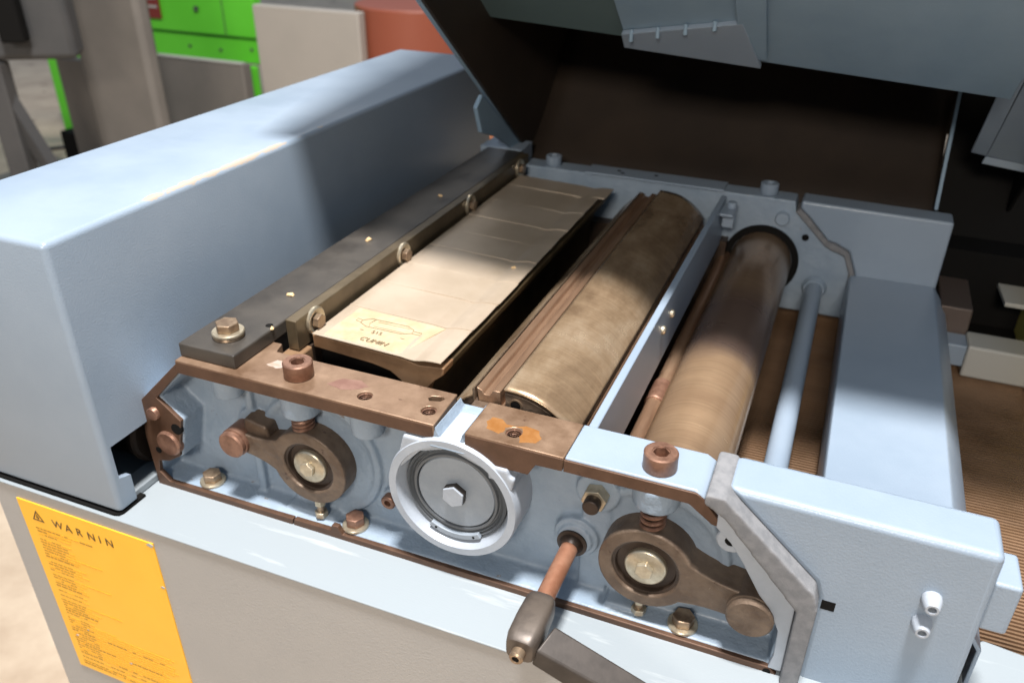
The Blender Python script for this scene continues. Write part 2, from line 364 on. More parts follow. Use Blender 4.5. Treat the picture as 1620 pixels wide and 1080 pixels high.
# ribs and pads on the web
c.box(-436, -428, 22, 32, -140, -14); c.cyl((-432, -66), 15, 22, 32, 'y')
c.box(-222, -216, 22, 32, -140, -110)
c.cyl((-133, -88), 18, 20, 32, 'y'); c.cyl((-133, -88), 13.5, 17, 32, 'y')
c.cyl((-119, -42), 17, 22, 32, 'y'); c.box(-130, -108, 24, 32, -140, -40)
c.box(-104, -80, 10, 34, -140, -134); c.box(-398, -350, 12, 34, -140, -135.5)
c.cyl((-14, -34), 13, 10, 32, 'y'); c.cyl((-296, -104), 9, 22, 32, 'y')
web = c.build('head_casting', 'cast', PL, remesh=1.35, sm=5)

# bare machined faces of the casting
B().poly([(-477, -.5), (-531, -53), (-535, -92), (-533, -149), (-386, -150), (-384, -138.6), (-418, -139), (-519, -139), (-529, -130), (-526, -117),
          (-513, -113.5), (-500, -105), (-489, -64), (-511, -45), (-479, -12), (-477, -12)], 0, 5).build('casting_rim', 'rawface', PL, bevel=.7)
B().poly([(-385.5, -150), (-383, -138.6), (-346, -138), (-344, -132), (-338, -132), (-334, -139.5), (24, -139.5), (33, -150)], .1, 5.1).build('casting_rim', 'rawface', PL, bevel=.7)
# painted right cheek of the casting
B().poly([(-30, -10), (-30, -25), (-19, -35), (-9, -49), (6, -74), (14, -83), (23, -102), (24, -126), (22, -139.4), (31.5, -139.4), (30.5, -74), (-26, -13)],
         -.6, 6).build('casting_cheek', 'ring', PL, bevel=.8)

# ---- top bar of the casting: two browned blocks, a painted saddle and a painted end
holes = [B().cyl((-308, 15), 6, -20, 5, 'z', 32), B().cyl((-253, 16), 6, -20, 5, 'z', 32),
         B().poly([(-262, 32), (-259, 28.5), (-251, 31), (-249, 35), (-252, 37.5), (-260, 35)], -9, 5, 'z')]
tb = B().poly([(-480, 0), (-241, 0), (-243, 45), (-412, 45), (-416, 58), (-480, 58)], -12.5, 0, 'z').build('top_bar', 'raw', PL, cut=holes)
md = tb.modifiers.new('bevel', 'BEVEL'); md.width = .9*S; md.segments = 2; md.limit_method = 'ANGLE'; md.angle_limit = R(50)
tb.data.set_sharp_from_angle(angle=R(35))
tb2 = B().poly([(-216, 0), (-216, -23), (-166, -23), (-160, -12), (-140, -11.5), (-139.2, 0)], 0, 45).build('top_bar', 'raw', PL,
     cut=[B().cyl((-183, 15), 6, -21, 5, 'z', 32)])
# note: outline above is (x, z)
md = tb2.modifiers.new('bevel', 'BEVEL'); md.width = .9*S; md.segments = 2; md.limit_method = 'ANGLE'; md.angle_limit = R(50)
tb2.data.set_sharp_from_angle(angle=R(35))
B().poly([(-139, -12), (-139, 0), (-47, 0), (-40, -4), (-40, -11)], 1, 45).build('top_bar_end', 'paint', PL, bevel=1.2)
B().poly([(-479.5, -12), (-479.5, -1.4), (-242, -1.4), (-242, -12)], -.5, .1).build('machined_edge', 'rawface', PL, bevel=.2)
B().poly([(-215.4, -22.4), (-215.4, -1.4), (-139.8, -1.4), (-140.4, -11.6), (-160, -12), (-166, -22.4)], -.5, .1).build('machined_edge', 'rawface', PL, bevel=.2)
B().poly([(-139.2, -11.6), (-139.2, -1.6), (-46, -1.6), (-41, -5), (-24, -25), (-33, -24), (-50, -11.6)], -.4, 3.5).build('machined_edge', 'rawface', PL, bevel=.4)
B().box(-263, -248, 27, 39, -12.3, -5).build('slot_bottom', 'black', tb)
def thread(x, y, parent):
    b = B()
    pts = [(x+5.7*math.cos(a*.4), y+5.7*math.sin(a*.4), -1.5-a*.115) for a in range(0, 90)]
    b.tube(pts, .62, 6).build('thread', 'screw', parent)
    B().cyl((x, y), 5.95, -11.9, -9, 'z', 32).build('hole_bottom', 'black', parent)
thread(-308, 15, tb); thread(-253, 16, tb); thread(-183, 15, tb2)
# saddle
sd = B()
sd.poly([(-4.5, -16.6), (-4.5, -15), (2, -12.5), (14, -11.5), (32, -10.5), (40, -9), (46, -8), (46, -16.6)], -243, -214, 'x')
sd.poly([(-243, -13), (-240, -1.5), (-238, -6), (-234, -13)], 0, 45)
sd.poly([(-216, -13), (-218, -3), (-220, -9), (-224, -13)], 0, 45)
sd.build('bar_saddle', 'cast', PL, remesh=1.0, sm=4)

# ---- bearing housing ring
HC = (-227, -63)
h = B()
h.lathe(HC, [(47.5, -4), (53.5, -4), (54.5, -2), (54.5, 36), (42.5, 36), (42.5, 9), (44, 5)], 'y', 96, closed=True)
ring = h.build('bearing_housing', 'ring', PL, bevel=0)
h = B()
h.poly([(-279, -52), (-272, -36), (-266, -14), (-215, -14), (-190, -24), (-175, -29), (-178, -44), (-200, -26), (-227, -16.5), (-252, -25), (-269, -44)], -3, 34)
h.poly([(-196, -22), (-181, -22), (-178, -31), (-196, -34)], -3, 34)
h.build('housing_web', 'ring', ring, remesh=1.1, sm=4)
B().lathe(HC, [(42.6, 6), (40.5, 4), (39.5, 6.5), (38, 4.5), (37, 7), (36.3, 7), (35.5, 4.5), (33.6, 4.5), (33.2, 10), (0, 10), (0, 30), (42.6, 30)], 'y', 80).build('seal_ring', 'seal', ring)
B().lathe(HC, [(0, 5.5), (32, 5.5), (32.8, 6.3), (32.8, 18), (0, 18)], 'y', 72).build('end_disc', 'disc', ring)
g = B()
g.poly(circ(HC, 42.3, 16, 238, 302)[::1] + circ(HC, 37.5, 16, 302, 238), 1.0, 4.5)
g.build('retaining_clip', 'disc', ring, bevel=.5)
for a in (246, 294):
    B().cyl((HC[0]+40*math.cos(R(a)), HC[1]+40*math.sin(R(a))), 1.1, .8, 3, 'y', 12).build('clip_hole', 'black', ring)

# ---- bolts
def hexbolt_y(name, x, z, y, af, t, matn, parent, washer=None, ph=10, wm='zinc'):
    """hex bolt whose axis runs along y, head toward -y"""
    r = af/2/math.cos(R(30))
    if washer: B().lathe((x, z), [(0, y-2.2), (washer-.8, y-2.2), (washer, y-1.4), (washer, y), (0, y)], 'y', 40).build(name.replace('bolt', 'washer'), wm, parent)
    yy = y - (2.2 if washer else 0)
    b = B(); b.cyl((x, z), r, yy-t, yy, 'y', 6, ph=R(ph)); o = b.build(name, matn, parent, bevel=.7, seg=2)
    return o
def hexbolt_z(name, x, y, z, af, t, matn, parent, washer=None, ph=10, wm='zinc'):
    r = af/2/math.cos(R(30))
    if washer: B().lathe((x, y), [(0, z), (washer, z), (washer, z+1.6), (washer-.7, z+2.4), (0, z+2.4)], 'z', 40).build('washer', wm, parent)
    zz = z + (2.4 if washer else 0)
    B().cyl((x, y), r, zz, zz+t, 'z', 6, ph=R(ph)).build(name, matn, parent, bevel=.8, seg=2)
def capscrew(x, y, z, r, hgt, matn, parent):
    b = B()
    b.lathe((x, y), [(r*.96, z), (r, z+.6), (r, z+hgt-1), (r-1, z+hgt), (r*.53, z+hgt), (r*.50, z+hgt-.8)], 'z', 48)
    n = 48
    # hex socket
    rr = r*.50
    top = [b.bm.verts.new(V(x+rr*.98*math.cos(R(60*i+15)), y+rr*.98*math.sin(R(60*i+15)), z+hgt-.9)) for i in range(6)]
    bot = [b.bm.verts.new(V(x+rr*.95*math.cos(R(60*i+15)), y+rr*.95*math.sin(R(60*i+15)), z+hgt*.35)) for i in range(6)]
    for i in range(6): b.bm.faces.new((top[i], top[(i+1) % 6], bot[(i+1) % 6], bot[i]))
    b.bm.faces.new(bot)
    # ring between the socket and the rim
    big = [b.bm.verts.new(V(x+r*.9*math.cos(R(60*i+15)), y+r*.9*math.sin(R(60*i+15)), z+hgt-.95)) for i in range(6)]
    for i in range(6): b.bm.faces.new((top[i], big[i], big[(i+1) % 6], top[(i+1) % 6]))
    o = b.build('cap_screw', matn, parent)
    return o
capscrew(-372, 20, .2, 12, 13.5, 'screw', PL)
capscrew(-75, 16, .2, 12, 13.5, 'screw', PL)
hexbolt_y('bolt', HC[0], HC[1], 5.5, 17, 6.5, 'ring', ring, ph=25)
B().cyl(HC, 9.9, .5, 5.5, 'y', 6, ph=R(25)).build('bolt_shank_edge', 'hub', ring)
hexbolt_z('bolt', -482, 15, -138, 15, 7.5, 'bronze', PL, 11.5, 20)
hexbolt_z('bolt', -329, 14, -138, 15, 8.5, 'screw', PL, 11.5, 5)
hexbolt_z('bolt', -43, 14, -138, 15, 7.5, 'bronze', PL, 11.5, 12)
# jack screws under the levers
for x, z in ((-362, -122), (-77, -124)):
    B().cyl((x, 12), 3.2, -140, z+6, 'z', 20).build('jack_screw', 'bronze', PL)
    B().cyl((x, 12), 6, -136, -131, 'z', 6, ph=.3).build('jack_nut', 'zinc', PL, bevel=.5)
    B().cyl((x, 12), 5, z-2, z+4, 'z', 6, ph=.1).build('jack_nut', 'zinc', PL, bevel=.5)
# set screw, stud with nut
B().lathe((-296, -104), [(0, 20), (3, 20), (3, 15), (5.5, 15), (6.5, 16), (6.5, 24), (8.5, 24), (8.5, 30)], 'y', 24).build('set_screw', 'screw', PL)
B().cyl((-119, -42), 10, 12, 22, 'y', 6, ph=.2).build('nut', 'zinc', PL, bevel=.7)
B().cyl((-119, -42), 6.3, 4, 14, 'y', 28).build('stud', 'dark', PL, bevel=.8)
# left lug pins and holes
B().lathe((-517, -62), [(0, -4), (5.4, -4), (6, -3.2), (6, 6), (0, 6)], 'y', 28).build('dowel_pin', 'screw', PL)
B().lathe((-508, -92), [(0, -3), (11, -3), (12.5, -1.5), (12.5, 4), (0, 4)], 'y', 36).build('dowel_pin', 'screw', PL)
B().cyl((-496, -74), 5.5, -.3, 3, 'y', 24).build('oil_hole', 'black', PL)
B().cyl((-523, -104), 3.2, -.3, 3, 'y', 20).build('oil_hole', 'black', PL)
B().cyl((22, -144), 2.8, -.25, 3, 'y', 20).build('oil_hole', 'black', PL)
# little painted lug at the right
B().lathe((-19, -36), [(4, 2), (9, 2), (10, 3), (10, 26)], 'y', 32).build('small_lug', 'ring', PL)
B().cyl((-19, -36), 4.1, 2.4, 20, 'y', 24).build('lug_hole', 'black', PL)

# ---- levers with bearing eyes
def outline(c1, r1, c2, r2, w1, w2, flip=False, n=30):
    """eye of radius r1 joined by a waisted arm to a small end of radius r2"""
    d = math.atan2(c2[1]-c1[1], c2[0]-c1[0]); L = math.hypot(c2[0]-c1[0], c2[1]-c1[1])
    pts = []
    a = math.asin(w1/r1); b = math.asin(min(1, w2/r2))
    for i in range(n+1):
        t = a + (2*math.pi-2*a)*i/n
        pts.append((r1*math.cos(t), r1*math.sin(t)))
    x1 = r1*math.cos(a); x2 = L - r2*math.cos(b)
    for t in (.12, .28, .5, .75): pts.append((x1+(x2-x1)*t, -(w1*(1-t)**2.2*.0 + (w1-(w1-w2)*(1-(1-t)**2.4)))))
    for i in range(13):
        t = -math.pi+b + (2*math.pi-2*b)*i/12
        pts.append((L + r2*math.cos(t), r2*math.sin(t)))
    for t in (.75, .5, .28, .12): pts.append((x1+(x2-x1)*t, (w1-(w1-w2)*(1-(1-t)**2.4))))
    return [(c1[0]+x*math.cos(d)-y*math.sin(d), c1[1]+x*math.sin(d)+y*math.cos(d)) for x, y in pts]
def lever(c1, r1, c2, r2, w1, w2, y0, y1, bore, pin_r):
    lv = B().poly(outline(c1, r1, c2, r2, w1, w2), y0, y1).build('pressure_lever', 'lever', PL, cut=[B().cyl(c1, bore, y0-5, y1+8, 'y', 64)])
    md = lv.modifiers.new('bevel', 'BEVEL'); md.width = 1.6*S; md.segments = 3; md.limit_method = 'ANGLE'; md.angle_limit = R(45)
    lv.data.set_sharp_from_angle(angle=R(35))
    B().lathe(c1, [(bore+.2, y0+2.5), (bore-2, y0+3), (bore-3, y0+6), (17.5, y0+6), (15, y0+5), (10, y1), (bore+.2, y1)], 'y', 56, closed=True).build('bearing', 'dark', lv)
    B().lathe(c1, [(0, y0+1), (14, y0+1), (15.6, y0+2.2), (16, y0+3.5), (16, y1), (0, y1)], 'y', 56).build('bearing_cap', 'zinc', lv)
    hexbolt_y('cap_bolt', c1[0], c1[1], y0+1, 12.5, 4, 'zinc', lv, ph=20)
    B().lathe(c2, [(0, y0-9), (pin_r-1.5, y0-9), (pin_r, y0-7.6), (pin_r, y0-5), (pin_r-1, y0-4.6), (pin_r-1, y0-3.6), (pin_r+.6, y0-3), (pin_r+.6, 30), (0, 30)], 'y', 44).build('pivot_pin', 'screw' if c2[0] < -100 else 'lever', lv)
    return lv
lever((-366, -83), 36, (-437, -74), 13, 16, 10, 7, 32, 24, 12.5)
lever((-75, -85), 35.5, (3, -95), 17, 19, 13, 4, 30, 25, 16.5)
# block behind the left pin
B().hexa([(-434, 12, -68), (-404, 12, -72), (-404, 32, -72), (-434, 32, -66), (-430, 12, -52), (-408, 12, -56), (-408, 32, -56), (-430, 32, -50)]).build('lever_stop', 'lever', PL, bevel=2.5, seg=3)
# ---- springs
def spring(x, y, z0, z1, r):
    n = 120; turns = 4.6
    B().tube([(x+r*math.cos(2*math.pi*turns*i/n), y+r*math.sin(2*math.pi*turns*i/n), z0+(z1-z0)*i/n) for i in range(n+1)], 1.7, 8).build('spring', 'screw', PL)
    B().cyl((x, y), r-2, z0, z1, 'z', 24).build('spring_guide', 'dark', PL)
spring(-372, 17, -50, -32, 8)
spring(-75, 15, -53, -29, 8)

# ---- clamping handle
RX, RZ = -134.5, -91
hd = B().lathe((RX, RZ), [(0, 26), (6.8, 26), (6.8, -50), (0, -50)], 'y', 36).build('clamp_rod', 'rod', PL)
B().lathe((RX, RZ), [(12, 19), (12, 15.5), (9.5, 14.8), (7.6, 10), (7.0, 9)], 'y', 36).build('rod_bush', 'dark', hd)
hb = B()
n8 = 8
rings = []
for r, y, dx, dz in ((8.2, -47, 0, 0), (9.6, -49, 0, 0), (10.6, -53, 0, 0), (11.2, -68, 0, -.5), (11.0, -85, 0, -1.5), (9.6, -91, 0, -2), (8.8, -92, 0, -2)):
    rings.append([hb.bm.verts.new(V(RX+dx+r*1.02*math.copysign(abs(math.cos(a))**.5, math.cos(a)), y, RZ+dz+r*math.copysign(abs(math.sin(a))**.5, math.sin(a)))) for a in [2*math.pi*k/32+.2 for k in range(32)]])
for A, C in zip(rings, rings[1:]):
    for k in range(32): hb.bm.faces.new((A[k], A[(k+1) % 32], C[(k+1) % 32], C[k]))
hb.bm.faces.new(rings[0]); hb.bm.faces.new(rings[-1][::-1])
M['hubw'] = mat('worn_clamp_hub', (.075, .06, .05), .42, .4, .12, 500, base2=(.13, .105, .085), vscale=45)
hub = hb.build('handle_hub', 'hubw', hd, smooth=28)
B().lathe((RX, RZ-3), [(2.4, -97), (2.6, -98.6), (3.8, -98.8), (5, -97.6), (5, -91), (0, -91)], 'y', 28).build('hub_screw', 'bronze', hd)
B().cyl((RX, RZ-3), 2.5, -98.2, -96, 'y', 6).build('socket', 'black', hd)
B().hexa([(-127, -89, -106), (-58, -86, -137), (-54, -72, -137), (-123, -68, -106),
          (-124, -88, -92), (-52, -85, -118), (-46, -68, -114), (-118, -68, -87)]).build('handle_arm', 'hub', hd, bevel=1.6, seg=3)
B().hexa([(-59, -87, -138), (10, -84, -170), (14, -68, -170), (-54, -70, -138),
          (-50, -86, -115.5), (20, -84, -142), (26, -66, -142), (-44, -68, -111.5)]).build('handle_grip', 'hub', hd, bevel=2.2, seg=3)

# ---- foam strip and right end cover
fo = B()
fo.poly([(-40, -3), (-39, 5), (-27, 5), (40, -55), (44, -68), (44, -150), (31.5, -150), (31, -74), (-25, -12)], -7, 46)
fo.build('foam_strip', 'foam', PL, remesh=1.4, sm=5)
ec = B().poly([(-28.5, 4.5), (139, 3), (141, -150), (42.5, -150), (42.5, -68), (37.5, -55)], 6, 47).build('end_cover', 'paint', PL, bevel=5, seg=5)
B().box(46, 55, 5.85, 9, -76, -68).build('slot', 'black', ec)
for x, z in ((108, -42), (107, -63)):
    o = B().lathe((x, z), [(6.2, 6), (6.2, 2), (4.6, -4), (4.0, -5), (2.6, -5), (2.4, 2), (0, 2)], 'y', 32).build('grease_nipple', 'ring', ec)
B().box(139, 156, 12, 46, -62, -22).build('end_bracket', 'paint', ec, bevel=2.5, seg=3)

# ================================================================== MIDDLE OF THE MACHINE
# ---- black clamping bar at left with bolted strip
br = B().box(-480, -424, 7, 640, 0.2, 12.8).build('clamping_bar', 'bar', PL, bevel=1.3, seg=3)
B().box(-424.2, -413, 76, 632, -16, 13).build('strip', 'bar2', br, bevel=.9)
B().lathe((-449, 33), [(0, 12.9), (12.5, 12.9), (13, 13.6), (12.3, 15.2), (12.8, 15.6), (12.8, 16.4), (0, 16.4)], 'z', 40).build('washer', 'bronze', br)
hexbolt_z('bar_bolt', -449, 33, 16.4, 17.5, 7.5, 'bronze', br, 13.5, 18)
B().cyl((-430, 62), 3.3, 12.2, 12.95, 'z', 24).build('bar_hole', 'black', br)
for y in (103, 266, 434, 596):
    B().lathe((y, 2), [(0, -413.5), (13, -413.5), (13, -411), (11.5, -410), (9.5, -410.5), (8, -411.5), (0, -411.5)], 'x', 40).build('dished_washer', 'zinc', br)
    B().cyl((y, 2), 7, -411.6, -405.5, 'x', 6, ph=.35).build('strip_bolt', 'bronze', br, bevel=.6)

# ---- pressure beam with leaf plates
bm_ = B()
prof = [(-410, -7.5), (-300, -11.5), (-285, -14.5), (-268, -12.5), (-261, -12), (-262, -19), (-270, -26), (-280, -38), (-287, -60), (-290, -110), (-316, -110), (-317, -46), (-322, -34), (-332, -27), (-350, -23.5), (-410, -19.5)]
prof2 = [(x if x < -305 else x-18, z) for x, z in prof]
beam = B().poly(prof2, 93, 112).build('pressure_beam', 'beamc', PL, bevel=.8)
M['olive'] = mat('dark_olive_side', (.045, .032, .014), .5, .3, .3, 700, base2=(.085, .06, .03), vscale=30)  # beam body is darker and more olive than the front piece
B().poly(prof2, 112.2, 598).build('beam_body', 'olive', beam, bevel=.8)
B().box(-410, -316, 104, 590, -110, -20.5).build('beam_hollow_shade', 'black', beam)  # black box fills the hollow in place of its shade
def leaf(y0, y1, k, xr, step):
    b = B(); nx = 56; X0 = -408
    rows = []
    for j, (yy, dz) in enumerate(((y0, 0), (y0+.1, step*.7), (y0+1.5, step*.7), (y0+2.2, .05), ((y0+y1)/2, .05), (y1, 0))):
        row = []
        for i in range(nx+1):
            t = i/nx; x = X0 + (xr-X0)*t
            z = -5.6 - 4.2*min(t, .8) + dz*(.5+.5*t)
            if t > .70: z += -.8*math.sin(min(1, (t-.70)/.18)*math.pi)
            if t > .80: z += 2.0*math.sin((t-.80)/.20*math.pi*.6)
            z += .10*math.sin(t*7+k*2.1) + .5
            row.append(b.bm.verts.new(V(x + (.3*math.sin(yy*.11+k) if i == nx else 0), yy, z)))
        rows.append(row)
    for A, C in zip(rows, rows[1:]):
        for i in range(nx): b.bm.faces.new((A[i], A[i+1], C[i+1], C[i]))
    o = b.build('leaf_plate', 'sheet', beam, smooth=16)
    o.data.shade_flat()
    md = o.modifiers.new('sol', 'SOLIDIFY'); md.thickness = .7*S
    return o
ys = [91, 153, 211, 264, 318, 368, 420, 482, 545]
xr = [-280.5, -280, -279.5, -280.5, -281, -281.5, -281, -281.5, -274]
for i, y in enumerate(ys):
    leaf(y, (ys[i+1] if i < 8 else 588)-.25, i, xr[i], 1.5 if i in (1, 2, 4, 6, 8) else .55)
B().box(-427, -409, 46, 90, -48, -17).build('beam_foot', 'beamc', PL, bevel=2)
# paper tag glued on the first leaf
# (thin sheet lying on the leaf, with a sketch of a long rounded body)
M['paper'] = mat('brown_paper', (.40, .31, .185), .7, base2=(.48, .385, .25), vscale=60)
tagp = B().hexa([(-398, 93.5, -6.3), (-322, 93.5, -9.3), (-306, 151, -10.0), (-396, 152, -6.3), (-398, 93.5, -4.4), (-322, 93.5, -7.3), (-306, 151, -7.9), (-396, 151, -4.4)]).build('paper_tag', 'paper', beam, bevel=.2)
def tz(x): return -4.15 - (x+398)*.0385
def stroke(pts, parent, r=.26):
    B().tube([(x-12, y, tz(x-12)+.15) for x, y in pts], r, 5).build('ink_drawing', 'pencil', parent)
stroke([(-369, 131), (-362, 137), (-326, 139), (-318, 135), (-317, 129), (-325, 124), (-360, 122), (-368, 126), (-369, 131)], tagp)
stroke([(-369, 131), (-374, 132), (-374, 128), (-368, 127)], tagp, .2); stroke([(-317, 133), (-309, 133), (-309, 129), (-317, 129)], tagp, .2)
stroke([(-358, 137), (-360, 129), (-357, 122)], tagp, .2); stroke([(-354, 134), (-322, 135.5)], tagp, .15); stroke([(-354, 125), (-324, 126.5)], tagp, .15)
stroke([(-362, 115), (-358, 115)], tagp, .2); stroke([(-318, 117), (-322, 117)], tagp, .2)
def text(body, size, loc, rot, matn, parent, name, ext=.0001, shear=0):
    cu = bpy.data.curves.new(name, 'FONT'); cu.body = body; cu.size = size*S; cu.extrude = ext; cu.shear = shear
    t = bpy.data.objects.new(name, cu); col.objects.link(t); bpy.context.view_layer.update()
    me = bpy.data.meshes.new_from_object(t.evaluated_get(bpy.context.evaluated_depsgraph_get()))
    bpy.data.objects.remove(t)
    o = bpy.data.objects.new(name, me); col.objects.link(o); me.materials.clear(); me.materials.append(M[matn])
    o.location = V(*loc); o.rotation_euler = [R(a) for a in rot]; o.parent = parent
    return o
text('515', 7, (-362, 113, tz(-362)+.7), (0, 2.2, 3), 'pencil', tagp, 'number_print')
text('CUMIN', 8.5, (-366, 98.5, tz(-362)+.7), (0, 2.2, 0), 'pencil', tagp, 'hand_lettering', shear=.3)

# ---- cutter drum: sectors with slots
CC = (-205, -62)
def sector(a0, a1, r, rin=20, n=24):
    return circ(CC, r, n, a0, a1) + [(CC[0]+rin*math.cos(R(a1)), CC[1]+rin*math.sin(R(a1))), (CC[0]+rin*math.cos(R(a0)), CC[1]+rin*math.sin(R(a0)))]
core = B().cyl(CC, 50, 60, 575, 'y', 64).build('cutter_block', 'gib', PL)
def skin(a0, a1, r, t=1.8):
    return circ(CC, r, 36, a0, a1) + circ(CC, r-t, 36, a1, a0)
b = B(); nz = 60; na = 26; rr = random.Random(5)
rows = []
for j in range(nz+1):
    yy = 57.4 + (576-57.4)*j/nz; row = []
    for i in range(na+1):
        a = 34 + 59.5*i/na
        dent = .45*math.sin(j*.55+i*.3)*math.sin(i*.5) + (.9*math.exp(-((i-15)/3.0)**2)*math.sin(j*.31+1))
        row.append(b.bm.verts.new(V(CC[0]+(66+dent*.6)*math.cos(R(a)), yy, CC[1]+(66+dent*.6)*math.sin(R(a)))))
    rows.append(row)
for A, C in zip(rows, rows[1:]):
    for i in range(na): b.bm.faces.new((A[i], A[i+1], C[i+1], C[i]))
o = b.build('drum_skin', 'drum', core, smooth=80); md = o.modifiers.new('sol', 'SOLIDIFY'); md.thickness = 1.9*S; md.offset = 1
for v in o.data.vertices: pass
B().poly(sector(34.3, 93.2, 63.6, 30, 30), 58.4, 575).build('drum_shell', 'lever', core, bevel=.4)
B().poly(sector(118, 160, 62.3, 30), 58.4, 575).build('drum_shell', 'lever', core, bevel=.4)
B().poly(skin(117.5, 160, 64.4), 57.8, 575.5).build('drum_skin', 'drum', core, bevel=.4)
B().poly(sector(-30, 20, 65, 30), 58, 575).build('drum_shell', 'gib', core, bevel=.8)
for a in (22, 26.5, 31): B().poly(sector(a, a+2.6, 65.5-.9*(31-a)/4, 30, 4), 60, 574).build('knife', 'gib', core, bevel=.3)
# gib with grooved front profile
g = B()
g.poly([(-231, -14), (-233, 1), (-228, -1), (-226.5, -4), (-222, -4), (-219, 1), (-213, 1), (-212, -14), (-216, -22), (-228, -22)], 59, 573)
g.build('gib', 'gib', core, bevel=.6)
B().poly([(-234.8, -12), (-236, 0), (-234, 1.5), (-233, -12)], 57, 573).build('knife', 'bronze', core, bevel=.2)
B().cyl((-199, -7), 4.2, 57.4, 60, 'y', 24).build('shell_hole', 'black', core)
B().lathe((-199, -7), [(4.2, 57.2), (5.4, 57.2), (5.4, 59)], 'y', 28).build('hole_rim', 'bronze', core)
B().box(-234, -219, 45, 58, -30, -10).build('gib_stop', 'lever', core, bevel=1)
# ---- guard plate between drum and roller
gp = B().box(-136, -129, 45.5, 612, -66, -1.5).build('guard_plate', 'paint', PL, bevel=1, seg=2)
B().box(-129, -112, 560, 600, -12, -8).build('lug', 'paint', gp, bevel=1)
B().box(-126, -112, 572, 590, -30, -14).build('square_nut', 'paint', gp, bevel=1)
B().cyl((-118, 586), 6, -8, 0, 'z', 24).build('bolt', 'paint', gp, bevel=1)
for y in (262, 300): B().lathe((y, -26), [(4.5, -129), (4.5, -127), (3, -125.5), (0, -125.5)], 'x', 20).build('screw', 'zinc', gp)
# ---- feed shaft deep between
B().cyl((-122, -88), 8, 60, 620, 'y', 28).build('feed_shaft', 'gib', PL)
B().cyl((-122, -88), 10, 225, 262, 'y', 28).build('shaft_collar', 'screw', PL, bevel=1.5)
# ---- smooth roller
RC = (-75, -86)
ro = B().lathe(RC, [(0, 60), (38.5, 60), (40, 62), (40, 618), (39, 626), (0, 626)], 'y', 96).build('feed_roller', 'roller', PL)
B().lathe(RC, [(0, 600), (40.05, 600)], 'y', 8).bm.free()
B().lathe(RC, [(40.2, 619.4), (49, 619.4), (49, 640), (40.2, 640)], 'y', 72, closed=True).build('roller_bore', 'black', PL)
# ---- blue rod
B().cyl((-1, -112), 11, 46, 622, 'y', 40).build('tie_rod', 'paint', PL)
B().lathe((-1, -112), [(0, 612), (13, 612), (16, 620), (0, 620)], 'y', 40).build('rod_boss', 'cast', PL)
# ---- long cover at right
lcv = B().poly([(38, -150), (38, -90), (40, -86), (138, -84.5), (141, -87), (158, -112), (158, -150), (155, -150), (155, -113), (138, -88), (42, -88), (41, -150)], 45.5, 619.6).build('table_cover', 'paint', PL, bevel=.8, seg=3)

# ---- rear wall of the head
rw = B().poly([(-440, -8), (-440, 0), (-44, 0), (-41, -14), (-28, -24), (2, -52), (10, -56), (28, -62), (38, -84), (40, -150), (-440, -150)], 622, 656)
rearwall = rw.build('rear_casting', 'cast', PL, bevel=1.6, seg=3)
B().poly([(-36.5, 2), (141, 0), (141, -150), (46, -150), (44, -84), (32, -56), (14, -48), (4, -46), (-24, -18), (-36.5, -8)], 620, 657).build('rear_end_plate', 'paint', PL, bevel=3, seg=3)
B().poly([(-42, -12), (-29, -24), (1, -52), (11, -57), (27, -62), (37, -84), (39.5, -150), (46, -150), (44, -84), (32, -56), (14, -48), (4, -46), (-24, -18), (-36, -8)], 617, 650).build('rear_foam', 'foam', PL, bevel=1.5)
B().box(-325, -135, 618, 654, 0.1, 3.2).build('pad', 'paint', rearwall, bevel=.8)
B().lathe((-56, -24), [(0, 614), (8, 614), (9, 616), (9, 623), (0, 623)], 'y', 32).build('pin', 'cast', rearwall)
B().cyl((-24, -46), 4.6, 621.6, 624, 'y', 24).build('hole', 'black', rearwall)
for x, y in ((-282, 640), (-275, 632), (-230, 640)): B().cyl((x, y), 3, 2.8, 3.4, 'z', 16).build('hole', 'black', rearwall)
capscrew(-378, 640, .2, 11, 13, 'paint', rearwall)
capscrew(-80, 640, .2, 11.5, 14, 'paint', rearwall)
pad = B().poly([(-492, 640), (-428, 640), (-430, 690), (-492, 690)], -10, 14, 'z').build('bar_end_block', 'paint', PL, bevel=1.2)
hexbolt_z('bolt', -462, 668, 14, 20, 9, 'paint', pad, 13, 15, 'paint')
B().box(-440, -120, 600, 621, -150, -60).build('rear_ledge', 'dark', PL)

# ---- ribbed bed
b = B()
y = -40
nb = 0
while y < 900:
    b.box(-120, 900, y, y+2.2, -200, -171.6); y += 4.6
b.box(-480, 900, -40, 1000, -205, -174)
bedo = b.build('ribbed_bed', 'bed', PL)
B().box(-528, -140, 60, 600, -170, -150).build('chip_chute', 'dark', PL)
# corner of the base ledge at the far right
B().poly([(152, 20), (152, 78), (172, 96), (200, 92), (222, 70), (420, 60), (420, -50), (152, -50)], -165, -147, 'z').build('ledge_corner', 'ledge', PL, bevel=2)

# ================================================================== OPEN HOOD
HD = B()
def slope(y): return -3 + (697-y)*.777         # opening plane of the hood
